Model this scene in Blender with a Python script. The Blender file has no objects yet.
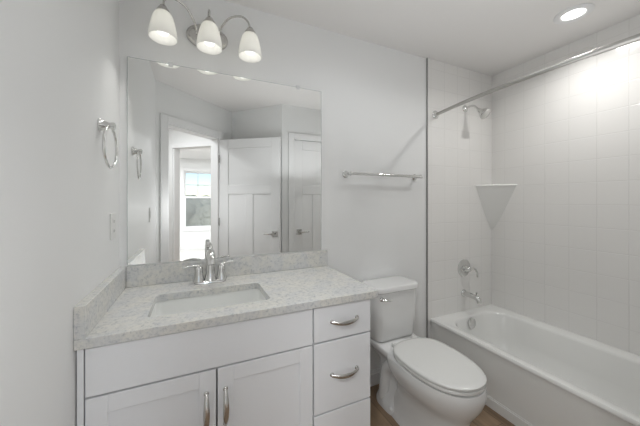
import bpy, bmesh, math, random
from mathutils import Vector, Matrix
PI = math.pi
S = bpy.context.scene
C = S.collection
# ---------------------------------------------------------------- camera
cam = bpy.data.cameras.new('camera'); co = bpy.data.objects.new('camera', cam); C.objects.link(co)
co.location = (0, -1.6264, 1.3135); co.rotation_euler = (PI/2, 0, -0.4273)
cam.sensor_width = 36; cam.lens = 274.2/640*36; cam.shift_y = -(213-200.74)/640; cam.clip_start = 0.02
S.camera = co
# ---------------------------------------------------------------- world, exposure
w = bpy.data.worlds.new('world'); S.world = w; w.use_nodes = True
nt = w.node_tree; bg = nt.nodes['Background']
sky = nt.nodes.new('ShaderNodeTexSky'); sky.sky_type = 'NISHITA'; sky.sun_disc = False
sky.dust_density = .1; sky.ozone_density = 3; sky.sun_elevation = math.radians(48); sky.sun_rotation = math.radians(20)
nt.links.new(sky.outputs[0], bg.inputs[0]); bg.inputs[1].default_value = 0.16
S.view_settings.view_transform = 'Standard'; S.view_settings.look = 'None'
S.view_settings.gamma = 1; S.view_settings.use_curve_mapping = False
S.view_settings.exposure = 0.14
VAN_W, TUB_W, HALL_W, BED_W, BOUNCE_W, SOFT_W = .36, 4.0, 17, 42, 3.4, 1.8     # powers of the lamps and the added fills

def lamp(name, kind, loc, power, size=0.05, col=(1, .98, .95), rot=(0, 0, 0), sy=None):
    l = bpy.data.lights.new(name, kind); l.energy = power; l.color = col
    if kind == 'AREA':
        l.size = size; l.shape = 'DISK'
        if sy: l.shape = 'RECTANGLE'; l.size_y = sy
    else: l.shadow_soft_size = size
    o = bpy.data.objects.new(name, l); C.objects.link(o); o.location = loc; o.rotation_euler = rot
    return o
lamp('tub_light', 'AREA', (2.075, -.755, 2.425), TUB_W, .11, (1, .985, .96)).data.spread = math.radians(150)
lamp('hall_fill', 'AREA', (-.62, -2.06, 2.425), HALL_W, .30, (.97, .985, 1))  # added unseen fill in the hall, shines in through the doorway
lamp('camera_fill', 'POINT', (.06, -1.36, 1.24), 3.1, 0, (.97, .985, 1))  # added fill near the camera, brightens the cabinet fronts
lamp('sun', 'SUN', (0, 20, 30), 2.5, .01, (1, .97, .92), (math.radians(-50), 0, math.radians(12)))
lamp('bounce_fill', 'AREA', (1.0, -1.02, 1.56), BOUNCE_W, 1.5, (.96, .98, 1), (PI, 0, 0), .6)  # added unseen fill facing up, evens the room off the ceiling
lamp('soft_fill', 'AREA', (.98, -.61, 2.432), SOFT_W, .9, (.95, .985, 1), (0, 0, 0), .42).data.spread = math.radians(140)  # added soft fill just under the ceiling, no fixture here
for bxx in (-.62, .76): lamp('bedroom_fill', 'AREA', (bxx, -4.8, 2.40), BED_W, .4, (.97, .985, 1))  # added unseen fills, reach the bathroom through both openings

# ---------------------------------------------------------------- materials
def mat(name, col, rough=.5, metal=0, spec=.5, bump=None, **kw):
    m = bpy.data.materials.new(name); m.use_nodes = True; t = m.node_tree
    b = t.nodes['Principled BSDF']
    b.inputs['Base Color'].default_value = (*col, 1); b.inputs['Roughness'].default_value = rough
    b.inputs['Metallic'].default_value = metal; b.inputs['Specular IOR Level'].default_value = spec
    for k, v in kw.items(): b.inputs[k.replace('_', ' ')].default_value = v
    if bump:
        sc, st = bump
        tc = t.nodes.new('ShaderNodeTexCoord')
        n = t.nodes.new('ShaderNodeTexNoise'); n.inputs['Scale'].default_value = sc; n.inputs['Detail'].default_value = 3
        bp = t.nodes.new('ShaderNodeBump'); bp.inputs['Strength'].default_value = st; bp.inputs['Distance'].default_value = .002
        t.links.new(tc.outputs['Object'], n.inputs['Vector'])
        t.links.new(n.outputs['Fac'], bp.inputs['Height']); t.links.new(bp.outputs[0], b.inputs['Normal'])
    return m
M = {}
M['wall'] = mat('painted_wall', (.84, .845, .84), .55, bump=(220, .12))
M['ceil'] = mat('ceiling_paint', (.84, .825, .81), .8, bump=(160, .2))
M['trim'] = mat('trim_paint', (.84, .84, .84), .6, bump=(60, .02))
M['cab'] = mat('cabinet_paint', (.85, .86, .88), .32, bump=(80, .02))
M['porc'] = mat('porcelain', (.76, .76, .75), .08, spec=.5, bump=(12, .01))
M['sinkw'] = mat('sink_porcelain', (.88, .89, .87), .1, bump=(12, .01))
M['plast'] = mat('seat_plastic', (.72, .72, .70), .18, bump=(12, .01))
M['tub'] = mat('tub_acrylic', (.82, .82, .80), .14, bump=(10, .01))
M['chrome'] = mat('chrome', (.72, .72, .71), .09, 1, bump=(20, .005))
M['nickel'] = mat('brushed_nickel', (.60, .59, .57), .22, 1, bump=(200, .03))
M['satin'] = mat('satin_chrome', (.48, .47, .45), .36, 1, bump=(200, .02))
M['dark'] = mat('dark_void', (.03, .03, .03), .6, bump=(50, .02))
M['mirror'] = mat('mirror_glass', (.90, .91, .90), .0, 1)
M['medge'] = mat('mirror_edge', (.35, .42, .40), .2, .3, bump=(50, .02))
M['clip'] = mat('clear_clip', (.75, .76, .76), .15, bump=(50, .02))
M['plate'] = mat('plate_plastic', (.78, .78, .76), .3, bump=(50, .02))
M['slot'] = mat('slot_dark', (.10, .10, .10), .5, bump=(50, .02))
M['strip'] = mat('tile_edge_metal', (.34, .34, .33), .4, .7, bump=(100, .05))
M['hose'] = mat('braided_hose', (.28, .28, .28), .4, .6, bump=(400, .6))
M['leaf'] = mat('foliage', (.34, .35, .27), .8, bump=(10, .5))
M['bark'] = mat('bark', (.12, .08, .05), .9, bump=(10, .5))
M['carpet'] = mat('carpet', (.70, .69, .67), .95, bump=(300, .5))
M['ground'] = mat('ground', (.40, .40, .32), .9, bump=(2, .5))

def emis(name, col, s):
    m = bpy.data.materials.new(name); m.use_nodes = True; t = m.node_tree
    b = t.nodes['Principled BSDF']; b.inputs['Base Color'].default_value = (*col, 1)
    b.inputs['Emission Color'].default_value = (*col, 1); b.inputs['Emission Strength'].default_value = s
    tc = t.nodes.new('ShaderNodeTexCoord'); n = t.nodes.new('ShaderNodeTexNoise'); bp = t.nodes.new('ShaderNodeBump')
    bp.inputs['Strength'].default_value = .02
    t.links.new(tc.outputs['Object'], n.inputs[0]); t.links.new(n.outputs[0], bp.inputs['Height']); t.links.new(bp.outputs[0], b.inputs['Normal'])
    return m
M['bulb'] = emis('bulb_glow', (1, .985, .95), 1.7)
M['lens'] = emis('lens_glow', (1, .99, .97), 2.5)

def glass_shade():
    m = bpy.data.materials.new('frosted_glass'); m.use_nodes = True; t = m.node_tree
    b = t.nodes['Principled BSDF']; out = t.nodes['Material Output']
    b.inputs['Base Color'].default_value = (.92, .92, .90, 1); b.inputs['Roughness'].default_value = .25
    b.inputs['Emission Color'].default_value = (1, .97, .90, 1); b.inputs['Emission Strength'].default_value = .07  # faint emission added so the glass looks lit by its bulb
    tr = t.nodes.new('ShaderNodeBsdfTranslucent'); tr.inputs[0].default_value = (.97, .965, .93, 1)
    mx = t.nodes.new('ShaderNodeMixShader'); mx.inputs[0].default_value = .42
    n = t.nodes.new('ShaderNodeTexNoise'); n.inputs['Scale'].default_value = 14
    mr = t.nodes.new('ShaderNodeMapRange'); mr.inputs[3].default_value = .38; mr.inputs[4].default_value = .46
    tc = t.nodes.new('ShaderNodeTexCoord')
    t.links.new(tc.outputs['Object'], n.inputs[0]); t.links.new(n.outputs[0], mr.inputs[0]); t.links.new(mr.outputs[0], mx.inputs[0])
    t.links.new(b.outputs[0], mx.inputs[1]); t.links.new(tr.outputs[0], mx.inputs[2]); t.links.new(mx.outputs[0], out.inputs[0])
    return m
M['shade'] = glass_shade()

def quartz():
    m = bpy.data.materials.new('speckled_quartz'); m.use_nodes = True; t = m.node_tree; L = t.links.new
    b = t.nodes['Principled BSDF']; b.inputs['Roughness'].default_value = .16
    tc = t.nodes.new('ShaderNodeTexCoord')
    n1 = t.nodes.new('ShaderNodeTexNoise'); n1.inputs['Scale'].default_value = 75; n1.inputs['Detail'].default_value = 6; n1.inputs['Roughness'].default_value = .75
    n2 = t.nodes.new('ShaderNodeTexNoise'); n2.inputs['Scale'].default_value = 12; n2.inputs['Detail'].default_value = 4
    r1 = t.nodes.new('ShaderNodeValToRGB'); e = r1.color_ramp.elements
    e[0].position = .33; e[0].color = (.42, .435, .455, 1); e[1].position = .47; e[1].color = (.67, .67, .655, 1)
    x = r1.color_ramp.elements.new(.66); x.color = (.76, .75, .715, 1)
    r2 = t.nodes.new('ShaderNodeValToRGB'); e = r2.color_ramp.elements
    e[0].position = .40; e[0].color = (.92, .93, .95, 1); e[1].position = .6; e[1].color = (1, .99, .96, 1)
    mx = t.nodes.new('ShaderNodeMix'); mx.data_type = 'RGBA'; mx.blend_type = 'MULTIPLY'; mx.inputs[0].default_value = 1
    L(tc.outputs['Object'], n1.inputs[0]); L(tc.outputs['Object'], n2.inputs[0])
    L(n1.outputs[0], r1.inputs[0]); L(n2.outputs[0], r2.inputs[0])
    L(r1.outputs[0], mx.inputs[6]); L(r2.outputs[0], mx.inputs[7]); L(mx.outputs[2], b.inputs['Base Color'])
    return m
M['quartz'] = quartz()

def tile(name, along, off_h, off_v=1.2856 - 8*.154):
    # square moulded tiles 149.5 x 154 mm; 'along' = world axis the courses run in
    m = bpy.data.materials.new(name); m.use_nodes = True; t = m.node_tree; L = t.links.new
    b = t.nodes['Principled BSDF']; b.inputs['Roughness'].default_value = .13
    tc = t.nodes.new('ShaderNodeTexCoord'); sp = t.nodes.new('ShaderNodeSeparateXYZ'); L(tc.outputs['Object'], sp.inputs[0])
    def groove(sock, off, step, wdt):
        a = t.nodes.new('ShaderNodeMath'); a.operation = 'SUBTRACT'; L(sock, a.inputs[0]); a.inputs[1].default_value = off - step*40
        p = t.nodes.new('ShaderNodeMath'); p.operation = 'PINGPONG'; L(a.outputs[0], p.inputs[0]); p.inputs[1].default_value = step/2
        r = t.nodes.new('ShaderNodeMapRange'); L(p.outputs[0], r.inputs[0]); r.inputs[1].default_value = wdt*.35; r.inputs[2].default_value = wdt
        r.interpolation_type = 'SMOOTHSTEP'
        return r.outputs[0]
    gh = groove(sp.outputs[0 if along == 'x' else 1], off_h, .1495, .0035)
    gv = groove(sp.outputs[2], off_v, .154, .0035)
    mn = t.nodes.new('ShaderNodeMath'); mn.operation = 'MINIMUM'; L(gh, mn.inputs[0]); L(gv, mn.inputs[1])
    n = t.nodes.new('ShaderNodeTexNoise'); n.inputs['Scale'].default_value = 5; L(tc.outputs['Object'], n.inputs[0])
    ad = t.nodes.new('ShaderNodeMath'); ad.operation = 'MULTIPLY_ADD'; L(n.outputs[0], ad.inputs[0]); ad.inputs[1].default_value = .35; L(mn.outputs[0], ad.inputs[2])
    bp = t.nodes.new('ShaderNodeBump'); bp.inputs['Strength'].default_value = .5; bp.inputs['Distance'].default_value = .0015
    L(ad.outputs[0], bp.inputs['Height']); L(bp.outputs[0], b.inputs['Normal'])
    mx = t.nodes.new('ShaderNodeMix'); mx.data_type = 'RGBA'; L(mn.outputs[0], mx.inputs[0])
    mx.inputs[6].default_value = (.80, .79, .77, 1); mx.inputs[7].default_value = (.84, .83, .81, 1)
    L(mx.outputs[2], b.inputs['Base Color'])
    return m
M['tile_side'] = tile('white_tile_side', 'y', -.2771)
M['tile_back'] = tile('white_tile_back', 'x', 2.451)

def planks():
    m = bpy.data.materials.new('oak_planks'); m.use_nodes = True; t = m.node_tree; L = t.links.new
    b = t.nodes['Principled BSDF']; b.inputs['Roughness'].default_value = .42
    tc = t.nodes.new('ShaderNodeTexCoord')
    mp = t.nodes.new('ShaderNodeMapping'); mp.inputs['Rotation'].default_value = (0, 0, PI/2)
    br = t.nodes.new('ShaderNodeTexBrick'); br.inputs['Scale'].default_value = 1; br.inputs['Brick Width'].default_value = 1.2; br.inputs['Row Height'].default_value = .15
    br.inputs['Mortar Size'].default_value = .0015; br.inputs['Color1'].default_value = (.27, .19, .125, 1); br.inputs['Color2'].default_value = (.33, .235, .155, 1); br.inputs['Mortar'].default_value = (.10, .07, .05, 1)
    m2 = t.nodes.new('ShaderNodeMapping'); m2.inputs['Scale'].default_value = (40, 2.5, 1)
    n = t.nodes.new('ShaderNodeTexNoise'); n.inputs['Scale'].default_value = 1; n.inputs['Detail'].default_value = 6
    rr = t.nodes.new('ShaderNodeValToRGB'); e = rr.color_ramp.elements; e[0].position = .3; e[0].color = (.72, .70, .68, 1); e[1].position = .7; e[1].color = (1.15, 1.12, 1.08, 1)
    mx = t.nodes.new('ShaderNodeMix'); mx.data_type = 'RGBA'; mx.blend_type = 'MULTIPLY'; mx.inputs[0].default_value = 1
    L(tc.outputs['Object'], mp.inputs[0]); L(mp.outputs[0], br.inputs[0]); L(tc.outputs['Object'], m2.inputs[0]); L(m2.outputs[0], n.inputs[0])
    L(n.outputs[0], rr.inputs[0]); L(br.outputs[0], mx.inputs[6]); L(rr.outputs[0], mx.inputs[7]); L(mx.outputs[2], b.inputs['Base Color'])
    return m
M['floor'] = planks()

# ---------------------------------------------------------------- helpers
def thing(name, label, cat, loc=(0, 0, 0), rz=0, group=None):
    o = bpy.data.objects.new(name, None); C.objects.link(o); o.empty_display_size = .05
    o.location = loc; o.rotation_euler = (0, 0, rz); o['label'] = label; o['category'] = cat
    if group: o['group'] = group
    return o
def obj(name, bm, m, parent=None, label=None, smooth=40, bevel=0, seg=2):
    bmesh.ops.recalc_face_normals(bm, faces=bm.faces[:])
    me = bpy.data.meshes.new(name); bm.to_mesh(me); bm.free()
    o = bpy.data.objects.new(name, me); C.objects.link(o)
    if isinstance(m, str): m = M[m]
    me.materials.append(m)
    if smooth:
        for p in me.polygons: p.use_smooth = True
        me.set_sharp_from_angle(angle=math.radians(smooth))
    if parent: o.parent = parent
    if label: o['label'] = label
    if bevel:
        b = o.modifiers.new('bevel', 'BEVEL'); b.width = bevel; b.segments = seg; b.limit_method = 'ANGLE'; b.angle_limit = math.radians(40)
        b.harden_normals = False
    return o
def tag(o, label, cat, group=None):
    o['label'] = label; o['category'] = cat
    if group: o['group'] = group
    return o
def struct(name, bm, m, parent=None, **k):
    o = obj(name, bm, m, parent, **k)
    if not parent: o['kind'] = 'structure'
    return o
def NB(): return bmesh.new()
def box(bm, x0, x1, y0, y1, z0, z1, mx=None):
    x0, x1 = sorted((x0, x1)); y0, y1 = sorted((y0, y1)); z0, z1 = sorted((z0, z1))
    v = [bm.verts.new((x, y, z)) for x in (x0, x1) for y in (y0, y1) for z in (z0, z1)]
    for f in ((0, 1, 3, 2), (4, 6, 7, 5), (0, 4, 5, 1), (2, 3, 7, 6), (0, 2, 6, 4), (1, 5, 7, 3)):
        bm.faces.new([v[i] for i in f])
    if mx: bmesh.ops.transform(bm, matrix=mx, verts=v)
    return bm
def bx(*a, mx=None): return box(NB(), *a, mx=mx)
def loft(bm, rings, cap0=True, cap1=True, closed=True):
    R = [[bm.verts.new(p) for p in r] for r in rings]
    n = len(R[0])
    for a, b in zip(R, R[1:]):
        for i in range(n if closed else n-1):
            j = (i+1) % n
            bm.faces.new((a[i], a[j], b[j], b[i]))
    if cap0: bm.faces.new(R[0][::-1])
    if cap1: bm.faces.new(R[-1])
    return bm
def frame_of(d):
    d = Vector(d).normalized(); up = Vector((0, 0, 1)) if abs(d.z) < .9 else Vector((1, 0, 0))
    a = d.cross(up).normalized(); return a, a.cross(d).normalized()
def spline(pts, n=6):
    P = [Vector(p) for p in pts]; out = []
    for i in range(len(P)-1):
        p0 = P[i-1] if i else P[0]*2-P[1]; p1 = P[i]; p2 = P[i+1]; p3 = P[i+2] if i+2 < len(P) else P[-1]*2-P[-2]
        for k in range(n):
            t = k/n
            out.append(.5*((2*p1)+(p2-p0)*t+(2*p0-5*p1+4*p2-p3)*t*t+(3*p1-p0-3*p2+p3)*t**3))
    return out+[P[-1]]
def tube(bm, pts, r, seg=14, smooth=0, sx=1, sy=1):
    P = spline(pts, smooth) if smooth else [Vector(p) for p in pts]
    n = len(P)
    def rad(i):
        if not isinstance(r, (list, tuple)): return r
        t = i/(n-1)*(len(r)-1); k = min(int(t), len(r)-2); return r[k]+(r[k+1]-r[k])*(t-k)
    rings = []; a = None
    for i, p in enumerate(P):
        d = (P[min(i+1, n-1)]-P[max(i-1, 0)]).normalized()
        if a is None: a, b = frame_of(d)
        else:
            a = (a-d*a.dot(d)).normalized(); b = a.cross(d).normalized()
        rings.append([p+a*math.cos(2*PI*k/seg)*rad(i)*sx+b*math.sin(2*PI*k/seg)*rad(i)*sy for k in range(seg)])
    return loft(bm, rings)
def lathe(bm, prof, org=(0, 0, 0), axis=(0, 0, 1), seg=32, cap=True, sx=1, sy=1):
    a, b = frame_of(axis); ax = Vector(axis).normalized(); o = Vector(org)
    return loft(bm, [[o+ax*h+(a*math.cos(2*PI*k/seg)*sx+b*math.sin(2*PI*k/seg)*sy)*max(r, 1e-4) for k in range(seg)] for r, h in prof], cap, cap)
def rrect(x0, x1, y0, y1, r, z, n=6):
    out = []
    for cx, cy, a0 in ((x1-r, y1-r, 0), (x0+r, y1-r, 90), (x0+r, y0+r, 180), (x1-r, y0+r, 270)):
        for k in range(n+1):
            a = math.radians(a0+90*k/n); out.append(Vector((cx+r*math.cos(a), cy+r*math.sin(a), z)))
    return out
def seg_box(p, q, th, z0, z1, side=1):
    # wall slab along p->q, thickness to one side
    p = Vector((*p, 0)); q = Vector((*q, 0)); d = (q-p).normalized(); nrm = Vector((-d.y, d.x, 0))*th*side
    bm = NB(); r0 = [p, q, q+nrm, p+nrm]
    loft(bm, [[v+Vector((0, 0, z0)) for v in r0], [v+Vector((0, 0, z1)) for v in r0]])
    return bm
def join_seg(bm, p, q, th, z0, z1, side=1, out=0):
    p = Vector((*p, 0)); q = Vector((*q, 0)); d = (q-p).normalized(); nr = Vector((-d.y, d.x, 0))*side
    r0 = [p+nr*out, q+nr*out, q+nr*(out+th), p+nr*(out+th)]
    loft(bm, [[v+Vector((0, 0, z0)) for v in r0], [v+Vector((0, 0, z1)) for v in r0]])
    return bm

XL, XR, XC, XT, H = -.337, 2.443, .788, 1.699, 2.44
# ================================================================ SETTING
struct('floor', bx(-2.6, 2.55, -6.6, .1, -.1, 0), 'floor')
struct('ceiling', bx(-2.6, 2.55, -6.6, .1, H, H+.1), 'ceil')
struct('wall_back', bx(-2.6, 2.55, 0, .1, 0, H), 'wall')
struct('wall_left', bx(XL-.1, XL, -1.35, 0, 0, H), 'wall')
struct('wall_right', bx(XR+.012, XR+.1, -6.6, 0, 0, H), 'wall')
struct('wall_hall_side', bx(-2.5, XL-.1, -1.40, -1.30, 0, H), 'wall')
struct('wall_bedroom_left', bx(-2.6, -2.5, -6.5, -1.30, 0, H), 'wall')
struct('floor_bedroom', bx(-2.49, 2.44, -6.49, -3.9, 0, .012), 'carpet')
# tiled alcove
struct('wall_shower_side', bx(XR, XR+.012, -1.524, -.0125, .362, H), 'tile_side', smooth=0)
struct('wall_shower_back', bx(XT-.029, XR+.012, -.012, 0, .362, H), 'tile_back', smooth=0)
struct('trim_tile_edge', bx(XT-.034, XT-.029, -.013, 0, .0, H), 'strip', smooth=0)
# closet block with the linen door, tub end wall
struct('wall_shower_end', bx(XT-.02, XR+.012, -1.62, -1.53, 0, H), 'wall')
A2, B2, C2 = Vector((-.337, -1.35)), Vector((.426, -2.035)), Vector((.923, -1.485))
bm = NB(); CX0, CX1 = 1.07, 1.66
box(bm, C2.x, CX0, -1.62, -1.485, 0, H); box(bm, CX0, CX1, -1.62, -1.485, 2.045, H); box(bm, CX1, XT-.02, -1.62, -1.485, 0, H)
struct('wall_closet', bm, 'wall')
d2 = (C2-B2).normalized(); n2 = Vector((d2.y, -d2.x))
# vestibule wall behind the open door
bm = NB(); r0 = [Vector((*B2, 0)), Vector((*(C2+d2*.0), 0)), Vector((C2.x, -1.62, 0)), Vector((*(B2+n2*.14), 0))]
loft(bm, [r0, [v+Vector((0, 0, H)) for v in r0]]); struct('wall_vestibule', bm, 'wall')
# angled doorway wall
dd = (B2-A2).normalized(); nn = Vector((dd.y, -dd.x))           # nn points out into the hall (-x,-y)
T0, T1, WT = .118, .800, .11
def P(t, o=0): q = A2+dd*t+nn*o; return (q.x, q.y)
bm = NB()
join_seg(bm, P(-.02), P(T0), WT, 0, H, -1); join_seg(bm, P(T1), P(1.03), WT, 0, H, -1); join_seg(bm, P(T0), P(T1), WT, 2.07, H, -1)
struct('wall_doorway', bm, 'wall')
bm = NB()
for o, s in ((0, 1), (WT, -1)):
    join_seg(bm, P(T0-.075), P(T0), .016, 0, 2.145, s, -o if s == 1 else o*1)
    join_seg(bm, P(T1), P(T1+.075), .016, 0, 2.145, s, -o if s == 1 else o)
    join_seg(bm, P(T0), P(T1), .016, 2.07, 2.145, s, -o if s == 1 else o)
struct('trim_doorway_casing', bm, 'trim', bevel=.004)
bm = NB()
join_seg(bm, P(T0), P(T0+.018), WT, 0, 2.07, -1); join_seg(bm, P(T1-.018), P(T1), WT, 0, 2.07, -1); join_seg(bm, P(T0+.018), P(T1-.018), WT, 2.052, 2.07, -1)
struct('trim_doorway_jamb', bm, 'trim')
# second opening, across the hall
E1 = Vector((-.351, -2.985)); de = Vector((.762, .647)).normalized()
def Q(t): q = E1+de*t; return (q.x, q.y)
bm = NB()
join_seg(bm, Q(-1.6), Q(.075), .11, 0, H, -1); join_seg(bm, Q(.875), Q(1.12), .11, 0, H, -1); join_seg(bm, Q(.075), Q(.875), .11, 2.08, H, -1)
struct('wall_hall', bm, 'wall')
bm = NB()
join_seg(bm, Q(0), Q(.075), .016, 0, 2.155, 1); join_seg(bm, Q(.875), Q(.95), .016, 0, 2.155, 1); join_seg(bm, Q(.075), Q(.875), .016, 2.08, 2.155, 1)
join_seg(bm, Q(.075), Q(.093), .11, 0, 2.08, -1); join_seg(bm, Q(.857), Q(.875), .11, 0, 2.08, -1)
struct('trim_hall_casing', bm, 'trim', bevel=.004)
# bedroom window wall
WX0, WX1, WZ0, WZ1 = -.27, .93, .585, 2.10
bm = NB()
box(bm, -2.5, WX0, -6.6, -6.5, 0, H); box(bm, WX1, XR+.012, -6.6, -6.5, 0, H)
box(bm, WX0, WX1, -6.6, -6.5, 0, WZ0); box(bm, WX0, WX1, -6.6, -6.5, WZ1, H)
struct('wall_bedroom_window', bm, 'wall')
bm = NB()
box(bm, WX0-.085, WX0, -6.5, -6.48, WZ0-.085, WZ1+.085); box(bm, WX1, WX1+.085, -6.5, -6.48, WZ0-.085, WZ1+.085)
box(bm, WX0, WX1, -6.5, -6.48, WZ1, WZ1+.085); box(bm, WX0, WX1, -6.5, -6.48, WZ0-.085, WZ0)
struct('trim_window_casing', bm, 'trim', bevel=.003)
bm = NB()
zm = 1.41
for z0, z1, y in ((WZ0, zm+.02, -6.545), (zm-.02, WZ1, -6.575)):
    box(bm, WX0, WX0+.045, y-.015, y+.015, z0, z1); box(bm, WX1-.045, WX1, y-.015, y+.015, z0, z1)
    box(bm, WX0+.045, WX1-.045, y-.015, y+.015, z0, z0+.045); box(bm, WX0+.045, WX1-.045, y-.015, y+.015, z1-.045, z1)
box(bm, (WX0+WX1)/2-.26-.01, (WX0+WX1)/2-.26+.01, -6.585, -6.565, zm, WZ1-.03); box(bm, (WX0+WX1)/2+.26-.01, (WX0+WX1)/2+.26+.01, -6.585, -6.565, zm, WZ1-.03)
box(bm, WX0+.04, WX1-.04, -6.585, -6.565, 1.73, 1.75)
wn = struct('window_1', bm, 'trim')
gl = mat('pane_glass', (1, 1, 1), .0, 0, .5, Transmission_Weight=1.0, IOR=1.05)
obj('pane', bx(WX0+.03, WX1-.03, -6.562, -6.558, WZ0+.03, WZ1-.03), gl, wn)
def screen():
    m = bpy.data.materials.new('insect_screen'); m.use_nodes = True; t = m.node_tree
    out = t.nodes['Material Output']; d = t.nodes['Principled BSDF']; d.inputs['Base Color'].default_value = (.80, .81, .80, 1); d.inputs['Roughness'].default_value = .9
    tp = t.nodes.new('ShaderNodeBsdfTransparent'); mx = t.nodes.new('ShaderNodeMixShader'); mx.inputs[0].default_value = .5
    n = t.nodes.new('ShaderNodeTexNoise'); n.inputs['Scale'].default_value = 300
    mr = t.nodes.new('ShaderNodeMapRange'); mr.inputs[3].default_value = .2; mr.inputs[4].default_value = .36
    t.links.new(n.outputs[0], mr.inputs[0]); t.links.new(mr.outputs[0], mx.inputs[0])
    t.links.new(tp.outputs[0], mx.inputs[1]); t.links.new(d.outputs[0], mx.inputs[2]); t.links.new(mx.outputs[0], out.inputs[0])
    return m
obj('insect_screen', bx(WX0+.02, WX1-.02, -6.592, -6.590, WZ0+.01, zm), screen(), wn)
# baseboards
def base_seg(name, p, q, side):
    bm = NB(); join_seg(bm, p, q, .014, 0, .085, side); join_seg(bm, p, q, .009, .085, .105, side)
    return struct(name, bm, 'trim', bevel=.003)
base_seg('baseboard_back', (.790, 0), (XT-.038, 0), -1)
base_seg('baseboard_left', (XL, -1.33), (XL, -.57), -1)
base_seg('baseboard_closet', (C2.x+.02, -1.485), (1.0, -1.485), 1)
base_seg('baseboard_bedroom', (-2.4, -6.5), (2.4, -6.5), 1)

# ---- doors
def shaker3(w, h, th, y0=0):
    # two tall lower panels and one wide upper panel; front face at y0 (towards +y), local x 0..w, z 0..h
    bm = NB(); st = .11; rl = .11
    box(bm, 0, st, y0-th, y0, 0, h); box(bm, w-st, w, y0-th, y0, 0, h)
    box(bm, st, w-st, y0-th, y0, 0, .20); box(bm, st, w-st, y0-th, y0, h-rl, h)
    zl = 1.38
    box(bm, st, w-st, y0-th, y0, zl, zl+.11)
    box(bm, w/2-.05, w/2+.05, y0-th, y0, .20, zl)
    box(bm, st, w/2-.05, y0-th+.006, y0-.006, .20, zl); box(bm, w/2+.05, w-st, y0-th+.006, y0-.006, .20, zl)
    box(bm, st, w-st, y0-th+.006, y0-.006, zl+.11, h-rl)
    return bm
def lever(parent, x, z, y, sgn, out):
    bm = NB(); box(bm, x-.032, x+.032, y, y+out*.009, z-.032, z+.032)
    tube(bm, [(x, y+out*.008, z), (x, y+out*.05, z)], .011)
    tube(bm, [(x, y+out*.045, z), (x+sgn*.03, y+out*.052, z), (x+sgn*.115, y+out*.046, z)], [.010, .009, .007], smooth=4)
    return obj('door_handle', bm, 'nickel', parent, label='satin nickel lever handle on a square plate')
# open bathroom door: hinge near T1, slab runs out over the camera's right
hx, hy = .268, -1.868; ang = math.atan2(-1.405-hy, .885-hx)
d1 = struct('door_1', shaker3(.76, 2.03, .035), 'trim', bevel=.004)
d1.location = (hx, hy, .012); d1.rotation_euler = (0, 0, ang)
lever(d1, .70, .925, 0, -1, 1)
for hz in (.25, 1.05, 1.80):
    obj('hinge', tube(NB(), [(-.004, .006, hz-.045), (-.004, .006, hz+.045)], .006), 'nickel', d1, label='satin nickel butt hinge')
# closet door
d2o = struct('door_2', shaker3(CX1-CX0-.006, 2.03, .035), 'trim', bevel=.004)
d2o.location = (CX0+.003, -1.497, .01)
lever(d2o, .065, .93, 0, 1, 1)
bm = NB()
box(bm, CX0-.07, CX0, -1.485, -1.469, 0, 2.115); box(bm, CX1, CX1+.055, -1.485, -1.469, 0, 2.115); box(bm, CX0, CX1, -1.485, -1.469, 2.045, 2.115)
struct('trim_closet_casing', bm, 'trim', bevel=.004)

# ================================================================ VANITY
van = thing('vanity_cabinet', 'white shaker bathroom vanity cabinet with two doors and three drawers', 'cabinet', (0, 0, 0))
VF = -.527; ZT = .8565
bm = NB()
box(bm, XL+.004, XL+.022, VF, -.002, .0, ZT); box(bm, .735, .753, VF, -.002, 0, ZT)      # sides
box(bm, XL+.022, .735, -.45, -.002, .10, .118); box(bm, XL+.022, .735, -.012, -.002, .118, ZT)
box(bm, XL+.022, .735, -.462, -.45, 0, .118)
box(bm, XL+.022, -.300, VF, VF+.018, .10, ZT)
box(bm, .455, .475, VF, VF+.018, .10, ZT)
box(bm, -.300, .455, VF, VF+.018, .845, ZT); box(bm, -.300, .455, VF, VF+.018, .68, .705); box(bm, -.3, .455, VF, VF+.018, .10, .12)
for z in (.845, .685, .375, .10): box(bm, .475, .735, VF, VF+.018, z, z+.0115)
obj('cabinet_body', bm, 'cab', van, bevel=.001)
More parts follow.
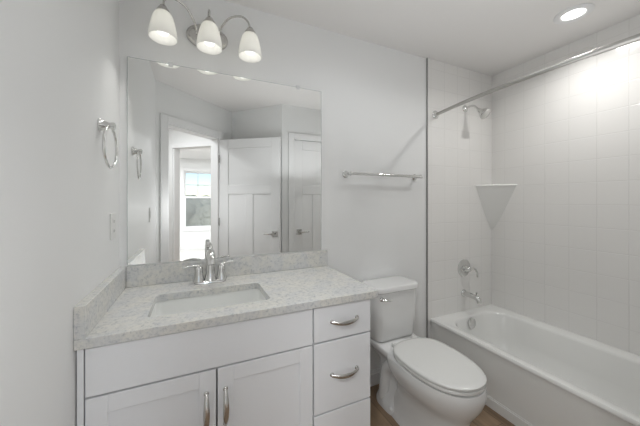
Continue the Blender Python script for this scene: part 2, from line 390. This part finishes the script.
# filler strip against the wall
obj('filler_strip', bx(XL+.004, -.316, VF-.018, VF-.001, .10, ZT), 'cab', van, bevel=.0015)
obj('false_front', bx(-.312, .4575, VF-.0195, VF-.0008, .6985, .851), 'cab', van, bevel=.0015)
def shaker_door(x0, x1, z0, z1, name='cabinet_door'):
    bm = NB(); s = .057; yb, yf = VF-.0008, VF-.0195
    box(bm, x0, x0+s, yb, yf, z0, z1); box(bm, x1-s, x1, yb, yf, z0, z1)
    box(bm, x0+s, x1-s, yb, yf, z0, z0+s); box(bm, x0+s, x1-s, yb, yf, z1-s, z1)
    box(bm, x0+s-.004, x1-s+.004, yb, yf+.008, z0+s-.004, z1-s+.004)
    return obj(name, bm, 'cab', van, bevel=.0015)
def pull(parent, c, vert=False, L=.128):
    # bowed flat bar on two round feet, stood off the front
    cx, cz = c; y0 = VF-.0198; n = 16; bm = NB(); rings = []
    for i in range(n+1):
        t = i/n*2-1; s = t*L/2*1.06; out = .008+.022*(1-t*t)**.5 if abs(t) < 1 else .008
        out = .010+.021*(1-abs(t)**2.4)
        wd = .0055+.0050*(1-t*t); th = .0038
        drop = 0 if vert else -.004*(1-t*t)
        r = []
        for k in range(10):
            a = 2*PI*k/10; u = math.cos(a)*wd; v = math.sin(a)*th
            r.append(Vector((cx+u, y0-out+v, cz+s)) if vert else Vector((cx+s, y0-out+v, cz+u+drop)))
        rings.append(r)
    loft(bm, rings)
    for sg in (-1, 1):
        q = (cx, cz+sg*L/2) if vert else (cx+sg*L/2, cz)
        lathe(bm, [(.0085, 0), (.0085, .003), (.0055, .005), (.0055, .012)], (q[0], y0, q[1]), (0, -1, 0), 14)
    return obj('pull_handle', bm, 'nickel', parent, label='curved satin nickel pull')
dA = shaker_door(-.312, .0705, .105, .692); pull(dA, (.037, .548), True)
dB = shaker_door(.076, .4575, .105, .692); pull(dB, (.103, .548), True)
for z0, z1, pz in ((.7005, .851, .780), (.3895, .693, .547), (.105, .382, .244)):
    dr = obj('drawer', bx(.464, .753, VF-.0195, VF-.0008, z0, z1), 'cab', van, bevel=.0015)
    pull(dr, (.612, pz))
# countertop
ct = thing('countertop', 'light grey speckled quartz vanity top with backsplash and side splash', 'countertop', (0, 0, .857))
SX0, SX1, SY0, SY1 = -.160, .298, -.462, -.195
bm = NB()
inn = rrect(SX0, SX1, SY0, SY1, .025, 0, 6); cx, cy = (SX0+SX1)/2, (SY0+SY1)/2
X0, X1, Y0, Y1 = XL+.0005, XC, -.560, -.0005
outr = []
for v in inn:
    dx, dy = v.x-cx, v.y-cy
    t = min((X1-cx)/dx if dx > 1e-6 else 9e9, (X0-cx)/dx if dx < -1e-6 else 9e9, (Y1-cy)/dy if dy > 1e-6 else 9e9, (Y0-cy)/dy if dy < -1e-6 else 9e9)
    outr.append(Vector((cx+dx*t, cy+dy*t, 0)))
for X_, Y_ in ((X0, Y0), (X0, Y1), (X1, Y0), (X1, Y1)):
    k = min(range(len(outr)), key=lambda i: (outr[i]-Vector((X_, Y_, 0))).length); outr[k] = Vector((X_, Y_, 0))
def up(r, z): return [Vector((v.x, v.y, z)) for v in r]
TH = .032
loft(bm, [up(inn, 0), up(outr, 0), up(outr, TH), up(inn, TH), up(inn, 0)], False, False)
bmesh.ops.remove_doubles(bm, verts=bm.verts[:], dist=1e-5)
obj('counter_slab', bm, 'quartz', ct, smooth=30, bevel=.002)
obj('backsplash', bx(XL+.031, XC-.002, -.020, -.0005, TH+.0005, TH+.1016), 'quartz', ct, bevel=.0015)
obj('side_splash', bx(XL+.0005, XL+.030, -.560, -.0005, TH+.0005, TH+.1016), 'quartz', ct, bevel=.0015)
# sink
sk = thing('sink_basin', 'white rectangular undermount sink set below the grey quartz top', 'sink', (cx, cy, .70))
bm = NB()
w2, d2_ = (SX1-SX0)/2+.006, (SY1-SY0)/2+.006
def rr(e, z, r): return rrect(-w2+e, w2-e, -d2_+e, d2_-e, r, z, 6)
loft(bm, [rr(-.02, .156, .03), rr(0, .156, .03), rr(.004, .13, .03), rr(.016, .05, .035), rr(.035, .022, .05), rr(.07, .012, .05), rr(.115, .008, .015)], False, True)
loft(bm, [rr(-.02, .156, .03), rr(-.018, .145, .03), rr(-.008, .13, .03), rr(.004, .04, .03), rr(.03, .008, .05), rr(.09, -.002, .05)], False, True)
bmesh.ops.remove_doubles(bm, verts=bm.verts[:], dist=1e-5)
obj('bowl', bm, 'sinkw', sk, smooth=60)
obj('drain', lathe(NB(), [(.001, .008), (.024, .008), (.027, .0095), (.022, .012), (.016, .0125), (.014, .017), (.001, .018)], seg=24, cap=False), 'chrome', sk, label='round chrome sink drain')

# faucet
fc = thing('faucet', 'chrome two-handle sink faucet with arched spout on the quartz counter', 'faucet', (.072, -.089, .8895))
bm = NB(); loft(bm, [rrect(-.078, .078, -.027, .027, .026, z, 8) if e == 0 else rrect(-.078+e, .078-e, -.027+e, .027-e, .026-e, z, 8) for z, e in ((0, 0), (.008, 0), (.013, .003), (.015, .008))])
obj('faucet_base', bm, 'chrome', fc, smooth=50)
for s in (-1, 1):
    bm = NB(); lathe(bm, [(.028, .013), (.026, .022), (.0215, .045), (.019, .065), (.019, .078), (.0150, .090), (.005, .096)], (s*.055, 0, 0), seg=22)
    tube(bm, [(s*.053, 0, .082)]+([(-.070, -.004, .092), (-.098, -.008, .093), (-.130, -.012, .088)] if s < 0 else [(.068, .003, .093), (.090, .006, .098), (.114, .009, .098)]), [.0135, .0095, .0075, .006], smooth=5, sy=.7)
    obj('faucet_handle', bm, 'chrome', fc, smooth=60)
bm = NB(); lathe(bm, [(.031, .013), (.028, .024), (.022, .050), (.020, .08)], seg=22)
tube(bm, [(0, 0, .06), (0, .002, .10), (.0, -.004, .135), (0, -.026, .156), (0, -.060, .158), (0, -.092, .142), (0, -.106, .112)], [.0235, .0225, .0215, .021, .020, .019, .018], smooth=5)
obj('spout', bm, 'chrome', fc, smooth=60)
bm = NB(); tube(bm, [(-.006, .032, .012), (-.008, .036, .180)], .003, 8); lathe(bm, [(.003, .172), (.0085, .176), (.0115, .184), (.0115, .198), (.0095, .205), (.002, .207)], (-.008, .036, 0), seg=16)
obj('lift_rod', bm, 'chrome', fc)

# ================================================================ MIRROR
mr = thing('wall_mirror', 'large frameless rectangular mirror above the vanity backsplash', 'mirror', (0, 0, .9945))
MX0, MX1, MZ = -.303, .746, 2.022-.9945
obj('mirror_glass', bx(MX0, MX1, -.0065, -.001, 0, MZ), 'mirror', mr, smooth=0)
bm = NB()
for a in ((MX0-.0015, MX0, 0, MZ), (MX1, MX1+.0015, 0, MZ), (MX0, MX1, MZ, MZ+.0015)): box(bm, a[0], a[1], -.0063, -.001, a[2], a[3])
obj('mirror_edge', bm, 'medge', mr, smooth=0)
for x in (-.115, .585):
    bm = NB(); box(bm, x-.011, x+.011, -.0105, -.0068, MZ-.010, MZ+.012); box(bm, x-.011, x+.011, -.0068, -.001, MZ+.003, MZ+.012)
    obj('mirror_clip', bm, 'clip', mr, label='clear plastic mirror clip', bevel=.001)

# ================================================================ VANITY LIGHT
vl = thing('vanity_light', 'three-light brushed nickel bath fixture with frosted glass shades above the mirror', 'wall lamp', (.062, 0, 2.204))
obj('back_plate', lathe(NB(), [(1, .0005), (1, .010), (.93, .018), (.80, .022), (.01, .023)], (0, 0, 0), (0, -1, 0), 40, sx=.106, sy=.068), 'nickel', vl, smooth=35)
def prof_fix(): pass
for k, dx in enumerate((-.200, .004, .206)):
    ax = Vector((dx, -.135, 0)); zt = .010
    if k == 1: pts = [(0, -.020, .010), (.001, -.050, .055), (.002, -.100, .085), (dx, -.133, .070), (dx, -.135, .032)]
    else:
        s = -1 if k == 0 else 1
        pts = [(s*.055, -.018, .005), (s*.065, -.045, .045), (s*.105, -.085, .088), (s*.160, -.120, .092), (s*.193, -.133, .068), (dx, -.135, .030)]
    bm = NB(); tube(bm, pts, .0048, 12, smooth=6); lathe(bm, [(.009, .0), (.009, .005), (.005, .008)], (pts[0][0], -.0225, pts[0][2]), (0, -1, 0), 14)
    obj('lamp_arm', bm, 'nickel', vl)
    obj('shade_fitter', lathe(NB(), [(.006, .036), (.014, .032), (.021, .020), (.029, .008), (.030, .002), (.026, .002), (.004, .028)], ax+Vector((0, 0, 0)), seg=24), 'nickel', vl)
    pr = [(.0245, .004), (.034, -.003), (.042, -.018), (.049, -.042), (.0555, -.072), (.0600, -.102), (.0608, -.119)]
    inner = [(r-.0035, h) for r, h in pr][::-1]
    obj('glass_shade', lathe(NB(), pr+[(.0590, -.1215)]+inner, ax, seg=40, cap=False), 'shade', vl, smooth=60, label='frosted white bell-shaped glass shade')
    b = obj('light_bulb', lathe(NB(), [(.002, -.106), (.012, -.104), (.021, -.098), (.0275, -.087), (.029, -.076), (.026, -.062), (.018, -.046), (.013, -.032), (.013, -.010)], ax, seg=24), 'bulb', vl, smooth=80, label='lit white bulb')
    lamp('bulb_light', 'AREA', (.062+dx, -.135, 2.204-.113), VAN_W, .05, (1, .98, .95)).data.spread = math.radians(105)
    lamp('bulb_glow', 'POINT', (.062+dx, -.135, 2.204-.100), .02, .028, (1, .99, .97))

# ================================================================ LEFT WALL FITTINGS
tr = thing('towel_ring', 'chrome towel ring hanging on the left wall beside the mirror', 'towel ring', (XL, -.312, 1.606))
bm = NB(); lathe(bm, [(.026, .0005), (.026, .006), (.020, .012), (.014, .026), (.012, .034), (.014, .040), (.014, .050), (.002, .054)], (0, 0, 0), (1, 0, 0), 24)
obj('mount_post', bm, 'chrome', tr)
bm = NB(); R_ = .078
n = 48; rings = []
for i in range(n):
    a = 2*PI*i/n; c = Vector((.035+.003*math.sin(a), .004+math.sin(a)*R_*.98, -R_*1.06+math.cos(a)*R_*1.02)); o_ = Vector((0, math.sin(a), math.cos(a)))
    rings.append([c+o_*math.cos(2*PI*k/10)*.0050+Vector((1, 0, 0))*math.sin(2*PI*k/10)*.0050 for k in range(10)])
loft(bm, rings+[rings[0]], False, False); bmesh.ops.remove_doubles(bm, verts=bm.verts[:], dist=1e-6)
obj('ring', bm, 'chrome', tr, smooth=60)
ol = thing('wall_outlet', 'white rectangular outlet plate on the left wall above the side splash', 'outlet', (XL, -.130, 1.20))
obj('cover_plate', bx(.0005, .006, -.036, .036, -.058, .058), 'plate', ol, bevel=.002)
for s in (-1, 1):
    r = obj('receptacle', bx(.0062, .0078, -.017, .017, s*.021-.015, s*.021+.015), 'plate', ol, bevel=.002)
    bm = NB(); box(bm, .0079, .0083, -.008, -.006, s*.021-.006, s*.021+.006); box(bm, .0079, .0083, .006, .008, s*.021-.006, s*.021+.006)
    obj('slots', bm, 'slot', r, smooth=0)
sw = thing('light_switch', 'white paddle light switch plate on the left wall, seen in the mirror', 'light switch', (XL, -.985, 1.20))
obj('cover_plate', bx(.0005, .006, -.036, .036, -.058, .058), 'plate', sw, bevel=.002)
obj('paddle', bx(.0062, .0095, -.016, .016, -.033, .033), 'plate', sw, bevel=.002)

# towel bar
tb = thing('towel_bar', 'chrome towel bar on the back wall above the toilet', 'towel bar', (1.235, 0, 1.494))
for s in (-1, 1):
    obj('bar_post', lathe(NB(), [(.024, .0005), (.024, .006), (.016, .012), (.0115, .030), (.0105, .056), (.0135, .062), (.0135, .074), (.002, .078)], (s*.305, 0, 0), (0, -1, 0), 22), 'chrome', tb)
obj('bar', tube(NB(), [(-.305, -.066, 0), (.305, -.066, 0)], .0102, 16), 'chrome', tb)

# ================================================================ TOILET
to = thing('toilet', 'white two-piece toilet with closed lid between vanity and tub', 'toilet', (1.210, 0, 0))
def egg(sb, sf, hw, z, n=44, sc=None, pw=2.3):
    sc = sb+(sf-sb)*.44 if sc is None else sc; out = []
    for k in range(n):
        a = 2*PI*k/n; c, s_ = math.cos(a), math.sin(a)
        e = 2/pw; eb = 2/3.4
        x = hw*math.copysign(abs(s_)**(e if c > 0 else .8), s_); l = (sf-sc) if c > 0 else (sc-sb)
        ee = .90 if c > 0 else eb
        out.append(Vector((x, -(sc+l*math.copysign(abs(c)**ee, c)), z)))
    return out
bm = NB()
loft(bm, [egg(.17, .712, .124, 0), egg(.17, .712, .124, .012), egg(.18, .704, .113, .03), egg(.22, .700, .105, .10), egg(.25, .700, .104, .16), egg(.25, .704, .108, .205), egg(.25, .716, .122, .235), egg(.24, .738, .148, .268), egg(.23, .758, .171, .305), egg(.22, .771, .183, .345), egg(.22, .774, .186, .375), egg(.225, .768, .182, .398), egg(.24, .72, .155, .402)])
# rear trapway body and the shelf under the tank
def rb(s0, s1, hw, z, r): return [Vector((v.x, v.y, z)) for v in rrect(-hw, hw, -s1, -s0, r, z, 9)]
loft(bm, [rb(.075, .34, .128, 0, .10), rb(.075, .34, .128, .02, .10), rb(.085, .34, .112, .05, .09), rb(.095, .33, .082, .10, .06), rb(.095, .33, .078, .20, .05), rb(.085, .33, .085, .27, .05),
          rb(.055, .33, .120, .33, .05), rb(.035, .33, .150, .36, .045), rb(.030, .33, .158, .39, .04), rb(.034, .32, .154, .401, .036)])
for s in (-1, 1):
    tube(bm, [(s*.070, -.40, .30), (s*.080, -.34, .31), (s*.080, -.27, .30), (s*.080, -.20, .24), (s*.085, -.18, .15), (s*.090, -.17, .04)], [.036, .040, .040, .038, .036, .034], 16, smooth=5)
obj('toilet_bowl', bm, 'porc', to, smooth=70)
for s in (-1, 1):
    obj('bolt_cap', lathe(NB(), [(.014, 0), (.013, .008), (.008, .014), (.001, .016)], (s*.112, -.27, .030), seg=18), 'porc', to)
bm = NB(); loft(bm, [egg(.290, .760, .174, .4035), egg(.286, .767, .179, .408), egg(.286, .767, .179, .419), egg(.290, .762, .175, .423)])
obj('toilet_seat', bm, 'plast', to, smooth=50)
bm = NB(); loft(bm, [egg(.287, .761, .176, .4265), egg(.281, .768, .181, .430), egg(.281, .768, .181, .437), egg(.286, .760, .176, .4425), egg(.302, .737, .155, .4445), egg(.35, .67, .10, .4455)])
obj('toilet_lid', bm, 'plast', to, smooth=50)
for s in (-1, 1): obj('seat_hinge', lathe(NB(), [(.015, .402), (.015, .418), (.011, .423), (.002, .424)], (s*.078, -.258, 0), seg=20), 'plast', to)
def tk(hw, s0, s1, r, z): return rrect(-hw, hw, -s1, -s0, r, z, 7)
bm = NB()
loft(bm, [tk(.110, .045, .185, .03, .4035), tk(.150, .030, .198, .04, .410), tk(.156, .022, .204, .045, .430), tk(.163, .02, .208, .045, .53), tk(.169, .02, .211, .045, .66), tk(.172, .02, .213, .045, .722)])
tank = obj('toilet_tank', bm, 'porc', to, smooth=60)
bm = NB(); loft(bm, [tk(.176, .014, .218, .045, .7235), tk(.183, .010, .225, .05, .728), tk(.183, .010, .225, .05, .752), tk(.179, .014, .221, .048, .758), tk(.165, .026, .207, .04, .760)])
obj('tank_lid', bm, 'porc', to, smooth=50)
bm = NB(); lathe(bm, [(.014, .0), (.014, .005), (.009, .009), (.009, .016)], (-.140, -.2155, .690), (0, -1, 0), 18)
tube(bm, [(-.145, -.234, .690), (-.115, -.238, .690), (-.085, -.236, .683)], [.0085, .007, .0065], 12, smooth=5)
obj('flush_lever', bm, 'chrome', to, label='small chrome flush lever')
# supply valve
sv = thing('water_supply_valve', 'toilet shutoff valve with grey braided hose behind the vanity end', 'valve', (.905, -.001, .17))
bm = NB(); lathe(bm, [(.028, 0), (.026, .006), (.009, .010), (.009, .05)], (0, 0, 0), (0, -1, 0), 20); lathe(bm, [(.013, -.014), (.013, .02), (.008, .022)], (0, -.052, 0), seg=16)
lathe(bm, [(.006, .0), (.016, .02), (.016, .03)], (0, -.055, 0), (0, -1, 0), 12, sx=.6)
obj('valve_body', bm, 'chrome', sv)
obj('supply_hose', tube(NB(), [(0, -.052, .02), (-.012, -.055, .08), (-.010, -.07, .15), (.02, -.095, .20), (.068, -.11, .24), (.105, -.115, .29), (.112, -.115, .34)], .0055, 10, smooth=6), 'hose', sv)

# ================================================================ TUB
tu = thing('bathtub', 'white alcove bathtub with straight apron against the tiled walls', 'bathtub', (0, 0, 0))
bm = NB()
Z = .378; y0, y1 = -1.522, -.001; x0, x1 = XT+.001, XR-.001
def rs(xa, xb, ya, yb, r, z): return rrect(xa, xb, ya, yb, r, z, 8)
oc = lambda e, z: rs(x0+e, x1-e, y0+e, y1-e, .006, z)
rings = [rs(x0+.012, x1-.004, y0+.004, y1-.004, .006, .0), rs(x0+.012, x1, y0, y1, .006, .0), ]
rings = [rs(x0+.010, x1, y0, y1, .004, .0), rs(x0+.010, x1, y0, y1, .004, .352), rs(x0, x1, y0, y1, .006, .358), rs(x0, x1, y0, y1, .006, .370), rs(x0+.007, x1, y0, y1, .008, Z),
         rs(x0+.058, x1-.085, y0+.09, y1-.085, .17, Z), rs(x0+.066, x1-.093, y0+.098, y1-.093, .17, Z-.006), rs(x0+.072, x1-.100, y0+.11, y1-.100, .17, Z-.02), rs(x0+.085, x1-.115, y0+.20, y1-.125, .165, .20),
         rs(x0+.105, x1-.135, y0+.30, y1-.155, .15, .10), rs(x0+.15, x1-.18, y0+.38, y1-.21, .11, .065), rs(x0+.25, x1-.27, y0+.5, y1-.31, .08, .058)]
loft(bm, rings)
obj('tub_shell', bm, 'tub', tu, smooth=45)
bm = NB(); box(bm, x0+.0005, x0+.0095, y0, y1, .0, .060); box(bm, x0+.005, x0+.0095, y0, y1, .060, .068)
obj('apron_skirt', bm, 'tub', tu, bevel=.002)
oy = -.119
obj('overflow_plate', lathe(NB(), [(.042, -.004), (.042, .004), (.035, .009), (.014, .011), (.001, .012)], (2.035, oy, .325), (0, -1, .12), 30), 'chrome', tu, label='round chrome overflow plate')
obj('tub_drain', lathe(NB(), [(.001, .0), (.032, .0), (.034, .003), (.024, .006), (.001, .008)], (2.07, -.36, .0585), seg=24, cap=False), 'chrome', tu, label='round chrome tub drain')
# caulked strip / flange bead where the tub meets tile is part of the shell
# spout
WS = -.0125
sp = thing('tub_spout', 'chrome tub spout on the tiled wall below the shower valve', 'tub spout', (2.075, WS, .53))
bm = NB(); lathe(bm, [(.030, 0), (.029, .006), (.022, .012)], (0, 0, 0), (0, -1, 0), 24)
tube(bm, [(0, -.004, 0), (0, -.06, .001), (0, -.115, -.005), (0, -.138, -.022), (0, -.142, -.040)], [.022, .022, .021, .019, .018], 20, smooth=5)
obj('spout_body', bm, 'chrome', sp, smooth=60)
obj('diverter_knob', lathe(NB(), [(.0035, .010), (.0035, .030), (.008, .032), (.008, .038), (.002, .041)], (0, -.118, 0), seg=14), 'chrome', sp)
va = thing('shower_valve', 'round chrome shower valve trim with lever handle on the tile', 'shower valve', (2.078, WS, .742))
obj('valve_plate', lathe(NB(), [(.074, 0), (.073, .004), (.064, .009), (.040, .012), (.030, .014)], (0, 0, 0), (0, -1, 0), 40), 'chrome', va, smooth=40)
bm = NB(); lathe(bm, [(.030, .013), (.027, .022), (.021, .040), (.020, .058), (.010, .064), (.002, .065)], (0, 0, 0), (0, -1, 0), 24)
tube(bm, [(0, -.050, 0), (.030, -.062, .002), (.058, -.066, -.006), (.074, -.066, -.036), (.078, -.066, -.070)], [.012, .010, .008, .0065, .006], 12, smooth=5)
obj('valve_handle', bm, 'chrome', va, smooth=60)
sh = thing('shower_head', 'small chrome shower head on a bent arm high on the tiled wall', 'shower head', (2.092, WS, 2.097))
obj('wall_flange', lathe(NB(), [(.030, 0), (.029, .004), (.020, .012), (.010, .016)], (0, 0, 0), (0, -1, 0), 24), 'chrome', sh)
obj('shower_arm', tube(NB(), [(0, -.004, 0), (0, -.045, .006), (0, -.085, -.004), (0, -.125, -.048)], .0085, 14, smooth=6), 'chrome', sh)
ax = Vector((0, -.74, -.67)).normalized()
obj('spray_head', lathe(NB(), [(.010, -.004), (.014, .0), (.017, .010), (.016, .018), (.021, .026), (.035, .052), (.042, .070), (.043, .080), (.039, .084), (.001, .084)], (0, -.121, -.044), ax, 28), 'chrome', sh, smooth=50)
# curved shower rod
rd = thing('shower_rod', 'curved chrome shower curtain rod spanning the tub opening', 'shower rod', (1.748, 0, 2.0))
pts = []
for i in range(41):
    y = -.024-(1.488)*i/40; t = (y+.768)/.744; pts.append((-.070*(1-t*t), y, 0))
obj('rod_tube', tube(NB(), pts[:27], .0125, 18), 'satin', rd, smooth=60)
obj('rod_outer_tube', tube(NB(), pts[26:], .0145, 18), 'satin', rd, smooth=60)
for y, dy in ((-.0125, -1), (-1.528, 1)):
    obj('rod_flange', lathe(NB(), [(.033, 0), (.033, .004), (.027, .010), (.019, .013), (.018, .026), (.001, .026)], (0, y, 0), (.0, dy, 0), 28), 'chrome', rd)
# corner shelf
cs = thing('corner_shelf', 'white moulded triangular corner shelf on the shower tile', 'shelf', (XR-.0005, -.0128, 1.0))
bm = NB()
def tri(r, z, rise=.0):
    n = 14; out = [Vector((0, 0, z))]
    for k in range(n+1):
        t = k/n; px, py = -r*(1-t), -r*t*.97
        bow = -.010*math.sin(PI*t)*r/.22      # slightly hollow front
        out.append(Vector((px-bow*.7, py-bow*.7, z)))
    return out
rings = []
for k in range(15):
    t = k/14; rings.append(tri(.004+.205*t**.82, .055+.375*t))
rings += [tri(.218, .440), tri(.221, .443), tri(.221, .449), tri(.219, .451), tri(.205, .451), tri(.200, .446)]
loft(bm, rings); obj('shelf_body', bm, 'tub', cs, smooth=50)

# recessed ceiling light (above the tub)
def recessed(name, label, x, y):
    t = thing(name, label, 'ceiling light', (x, y, H))
    obj('trim_ring', lathe(NB(), [(.092, -.0005), (.092, -.004), (.086, -.008), (.066, -.009), (.058, -.006), (.056, -.0005)], seg=40, cap=False), 'trim', t, smooth=50)
    obj('lens', lathe(NB(), [(.056, -.001), (.050, -.004), (.03, -.006), (.001, -.0065)], seg=32, cap=True), 'lens', t, label='glowing round diffuser')
recessed('recessed_light', 'round recessed white ceiling light above the bathtub', 2.075, -.755)

# outdoors, seen through the far window in the mirror
gm = bx(-30, 30, -60, -6.62, -3.2, -3.0); struct('ground', gm, 'ground', smooth=0)
random.seed(4)
for i, (x, y, h, r) in enumerate(((-4.5, -24, 4.3, 2.2), (-1.2, -27, 4.7, 2.6), (1.8, -23, 4.0, 2.1), (4.6, -26, 4.9, 2.5), (.4, -34, 5.3, 2.9), (-8, -28, 4.8, 2.6))):
    t = thing('tree', ['leafy tree left of centre beyond the bedroom window', 'broad leafy tree in the middle beyond the bedroom window', 'low leafy tree nearest the bedroom window', 'leafy tree at the right beyond the bedroom window', 'tallest leafy tree farthest beyond the bedroom window', 'leafy tree at the far left beyond the bedroom window'][i], 'tree', (x, y, -3), 0, None)
    obj('trunk', tube(NB(), [(0, 0, 0), (.05, .02, h*.5), (0, 0, h*.8)], [.2, .15, .06], 10, smooth=3), 'bark', t)
    bm = NB()
    for k in range(9):
        a = random.random()*6.28; q = random.random()**.5*r*.6
        m_ = Matrix.Translation((q*math.cos(a), q*math.sin(a), h*.62+random.uniform(-.9, 1.0)))
        g = bmesh.ops.create_icosphere(bm, subdivisions=3, radius=r*random.uniform(.32, .5), matrix=m_)
        for v in g['verts']: v.co += Vector((random.uniform(-1, 1), random.uniform(-1, 1), random.uniform(-1, 1)))*.09
    obj('foliage', bm, 'leaf', t, smooth=0)
